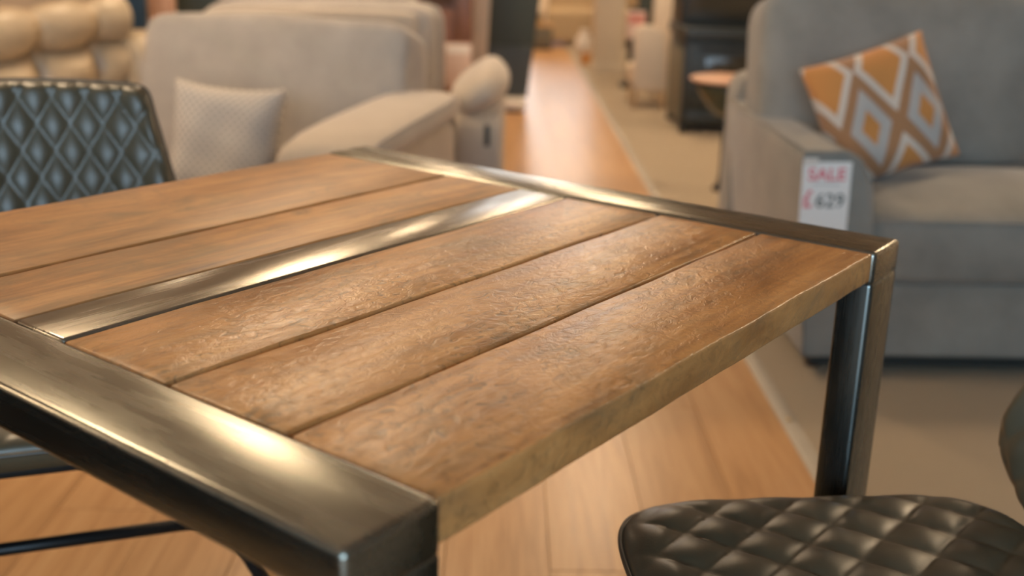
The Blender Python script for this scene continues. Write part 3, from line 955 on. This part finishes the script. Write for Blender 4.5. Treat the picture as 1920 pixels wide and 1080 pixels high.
cd = thing('card_stand', 'small pale pink price card on a post before the red-brown cabinet', 'sign', (-0.262, 6.2, 0))
lathe('stand_base', [(0.0001, 0), (0.09, 0), (0.09, 0.008), (0.012, 0.014), (0.0001, 0.014)], M['black_metal'], cd)
tube('post', [(0, 0, 0.01), (0, 0, 0.35)], 0.007, M['black_metal'], cd)
box('card', -0.075, 0.075, -0.014, -0.006, 0.30, 0.545, M['pink_card'], cd, 0.002)
box('card_header', -0.066, 0.066, -0.017, -0.013, 0.49, 0.53, M['paper'], cd)

# slivers showing above the sofas
def slab(name, label, cat, x, y, z, wd_, dp, hg, mat, foot=M['black_matt']):
    t_ = thing(name, label, cat, (x, y, 0))
    box('panel', -wd_/2, wd_/2, -dp/2, dp/2, 0.06, hg, mat, t_, 0.01)
    box('foot', -wd_/2-0.03, wd_/2+0.03, -dp/2-0.08, dp/2+0.08, 0, 0.06, foot, t_, 0.004)
    return t_
slab('banner_stand', 'dark blue banner stand at the sofa end, mostly hidden', 'banner', -2.02, 6.05, 0, 0.14, 0.06, 1.2, M['blue_cloth'])
slab('display_board', 'salmon display board beyond the taupe chair, at the top edge', 'panel', -1.97, 6.40, 0, 0.14, 0.06, 1.1, M['salmon'])
slab('display_board', 'dark upright board peeping over the taupe armchair back', 'panel', -1.83, 6.75, 0, 0.30, 0.10, 1.1, M['green_black'])
gs = thing('grey_sofa', 'grey sofa back glimpsed over the second taupe armchair', 'sofa', (-0.95, 5.62, 0))
soft('backrest', (0, 0.1, 0.44), (1.05, 0.22, 0.76), M['grey_fabric'], gs, e=0.2, n=12)
soft('seat', (0, -0.14, 0.26), (1.05, 0.40, 0.36), M['grey_fabric'], gs, e=0.2, n=10)
for fx in (-0.45, 0.45): box('foot', fx-.03, fx+.03, -0.2, -0.14, 0, 0.1, M['dark_wood'], gs); box('foot', fx-.03, fx+.03, 0.1, 0.16, 0, 0.1, M['dark_wood'], gs)

# ------------------------------------------------------------------ background, right of the aisle
st = thing('black_cabinet', 'large black free-standing cabinet with smoky door, behind the grey armchair', 'cabinet', (1.07, 6.53, 0.004))
box('body', 0.0, 0.78, 0.03, 0.62, 0.05, 0.56, M['black_matt'], st, 0.004)
box('side_panel', -0.006, 0.004, 0.05, 0.63, 0.06, 0.49, M['grey_side'], st, 0.002)
box('top', -0.012, 0.80, -0.02, 0.66, 0.56, 0.625, M['black_matt'], st, 0.006)
d_ = box('door', 0.02, 0.76, 0.0, 0.032, 0.15, 0.545, M['black_matt'], st, 0.005)
box('door_glass', 0.12, 0.68, -0.005, 0.004, 0.24, 0.47, M['brown_glass'], d_, 0.003)
tube('handle', [(0.08, 0.0, 0.515), (0.08, -0.03, 0.515), (0.70, -0.03, 0.515), (0.70, 0.0, 0.515)], 0.008, M['black_metal'], d_)
box('drawer', 0.02, 0.76, 0.0, 0.032, 0.055, 0.142, M['black_matt'], st, 0.005)
box('upper_unit', 0.0, 0.78, 0.25, 0.64, 0.625, 1.30, M['black_matt'], st, 0.005)
box('upper_door', 0.03, 0.75, 0.232, 0.252, 0.66, 1.27, M['brown_glass'], st, 0.004)
for fx in (0.0, 0.74):
    for fy in (0.03, 0.58):
        lathe('foot', [(0.0001, 0), (0.026, 0), (0.026, 0.03), (0.016, 0.052), (0.0001, 0.052)], M['black_metal'], st, 12, (fx+0.02, fy, 0))

ccx = thing('cream_chair', 'small cream upholstered chair with pale legs left of the black cabinet', 'chair', (1.0, 7.62, 0.004))
link('backrest', extrude([(-0.115, -0.10, 0.13), (0.12, -0.10, 0.13), (0.105, -0.10, 0.44), (0.085, -0.10, 0.52), (0.0, -0.10, 0.565), (-0.075, -0.10, 0.575), (-0.125, -0.10, 0.53)], (0, 0.07, 0), 'backrest', 0.018, 3), ccx, M['cream'], smooth=True)
soft('seat', (0, 0.14, 0.22), (0.25, 0.42, 0.14), M['cream'], ccx, e=0.25, n=10)
for fx in (-0.09, 0.09):
    for fy in (-0.06, 0.30):
        tube('leg', [(fx, fy, 0.18), (fx*1.1, fy*1.05, 0.0)], [0.014, 0.009], M['oak'], ccx)
cp = slab('display_board', 'cream upright board standing behind the black cabinet', 'panel', 1.21, 8.3, 0, 0.22, 0.08, 1.2, M['cream'], M['beige_paint'])

pl = thing('pillar', 'square beige pillar beside the far end of the aisle', 'pillar', (0.925, 10.0, 0.0))
box('shaft', -0.135, 0.135, -0.135, 0.135, 0.05, CEIL, M['beige_paint'], pl, 0.006)
box('skirting', -0.145, 0.145, -0.145, 0.145, 0.004, 0.07, M['beige_paint'], pl, 0.004)

ss = thing('sign_stand', 'dark floor stand holding a red and white sale card by the pillar', 'sign', (1.03, 8.8, 0.004))
box('post', -0.055, 0.055, 0.0, 0.03, 0.02, 0.62, M['black_matt'], ss, 0.004)
box('stand_base', -0.10, 0.10, -0.12, 0.14, 0.0, 0.022, M['black_matt'], ss, 0.004)
cds = box('card', -0.07, 0.075, -0.012, -0.002, 0.38, 0.59, M['pink_card'], ss, 0.002)
box('card_band', -0.062, 0.067, -0.016, -0.011, 0.49, 0.57, M['faded_red'], cds)
slab('display_board', 'dark upright board right of the red and white sign', 'panel', 1.19, 9.2, 0, 0.20, 0.10, 1.1, M['green_black'])

tbx = thing('side_table', 'round pedestal side table with copper rim half hidden by the grey armchair', 'table', (1.025, 4.95, 0.004))
lathe('table_top', [(0.0001, 0.495), (0.175, 0.502), (0.185, 0.507), (0.185, 0.516), (0.178, 0.520), (0.0001, 0.524)], M['copper'], tbx)
lathe('bowl', [(0.0001, 0.34), (0.05, 0.345), (0.09, 0.38), (0.135, 0.44), (0.165, 0.500), (0.0001, 0.498)], M['bowl'], tbx)
lathe('pedestal', [(0.0001, 0), (0.05, 0), (0.05, 0.012), (0.03, 0.03), (0.022, 0.08), (0.022, 0.34), (0.0001, 0.345)], M['black_metal'], tbx)

# far end of the aisle
fs = thing('tan_sofa', 'tan sofa across the far end of the aisle', 'sofa', (0.72, 12.75, 0.0))
soft('backrest', (0.25, 0.25, 0.46), (1.3, 0.24, 0.74), M['tan'], fs, e=0.2, n=10)
soft('seat', (0.25, -0.10, 0.22), (1.2, 0.60, 0.38), M['tan'], fs, e=0.2, n=10)
soft('arm', (-0.33, -0.05, 0.31), (0.16, 0.70, 0.50), M['cream'], fs, e=0.3, n=10)
soft('arm', (0.85, -0.05, 0.31), (0.16, 0.70, 0.50), M['tan'], fs, e=0.3, n=10)
for fx in (-0.3, 0.8):
    for fy in (-0.3, 0.2):
        box('foot', fx-.03, fx+.03, fy-.03, fy+.03, 0.004, 0.13, M['dark_wood'], fs)
vs = lathe('floor_vase', [(0.0001, 0), (0.05, 0), (0.085, 0.05), (0.10, 0.11), (0.085, 0.17), (0.045, 0.215), (0.04, 0.24), (0.055, 0.26), (0.05, 0.26), (0.036, 0.24), (0.04, 0.21), (0.0001, 0.2)], M['white_gloss'], None, 24, (0.805, 11.3, 0.0045))
tag(vs, 'round white floor vase by the aisle left of the beige pillar', 'vase')
ob = thing('orange_box', 'small orange carton on the floor beside the white vase', 'box', (0.775, 10.45, 0.0045), math.radians(10))
box('carton', -0.045, 0.045, -0.05, 0.05, 0, 0.085, M['orange'], ob, 0.003)
box('lid', -0.048, 0.048, -0.053, 0.053, 0.085, 0.10, M['orange'], ob, 0.003)
bl = thing('brass_lamp', 'small brass and cream table lamp standing on a low chest', 'lamp', (0.36, 12.05, 0.26))
lathe('lamp_base', [(0.0001, 0), (0.05, 0), (0.06, 0.03), (0.02, 0.06), (0.015, 0.10), (0.0001, 0.10)], M['brass'], bl)
lathe('shade', [(0.085, 0.09), (0.055, 0.19), (0.053, 0.19), (0.083, 0.09)], M['cream'], bl)
lc = thing('low_chest', 'low grey chest under the brass lamp at the end of the aisle', 'chest', (0.36, 12.05, 0))
box('body', -0.16, 0.14, -0.15, 0.15, 0.03, 0.24, M['grey_side'], lc, 0.004)
box('top', -0.17, 0.15, -0.16, 0.16, 0.24, 0.26, M['oak'], lc, 0.003)
box('plinth', -0.15, 0.13, -0.13, 0.14, 0.0, 0.03, M['black_matt'], lc)
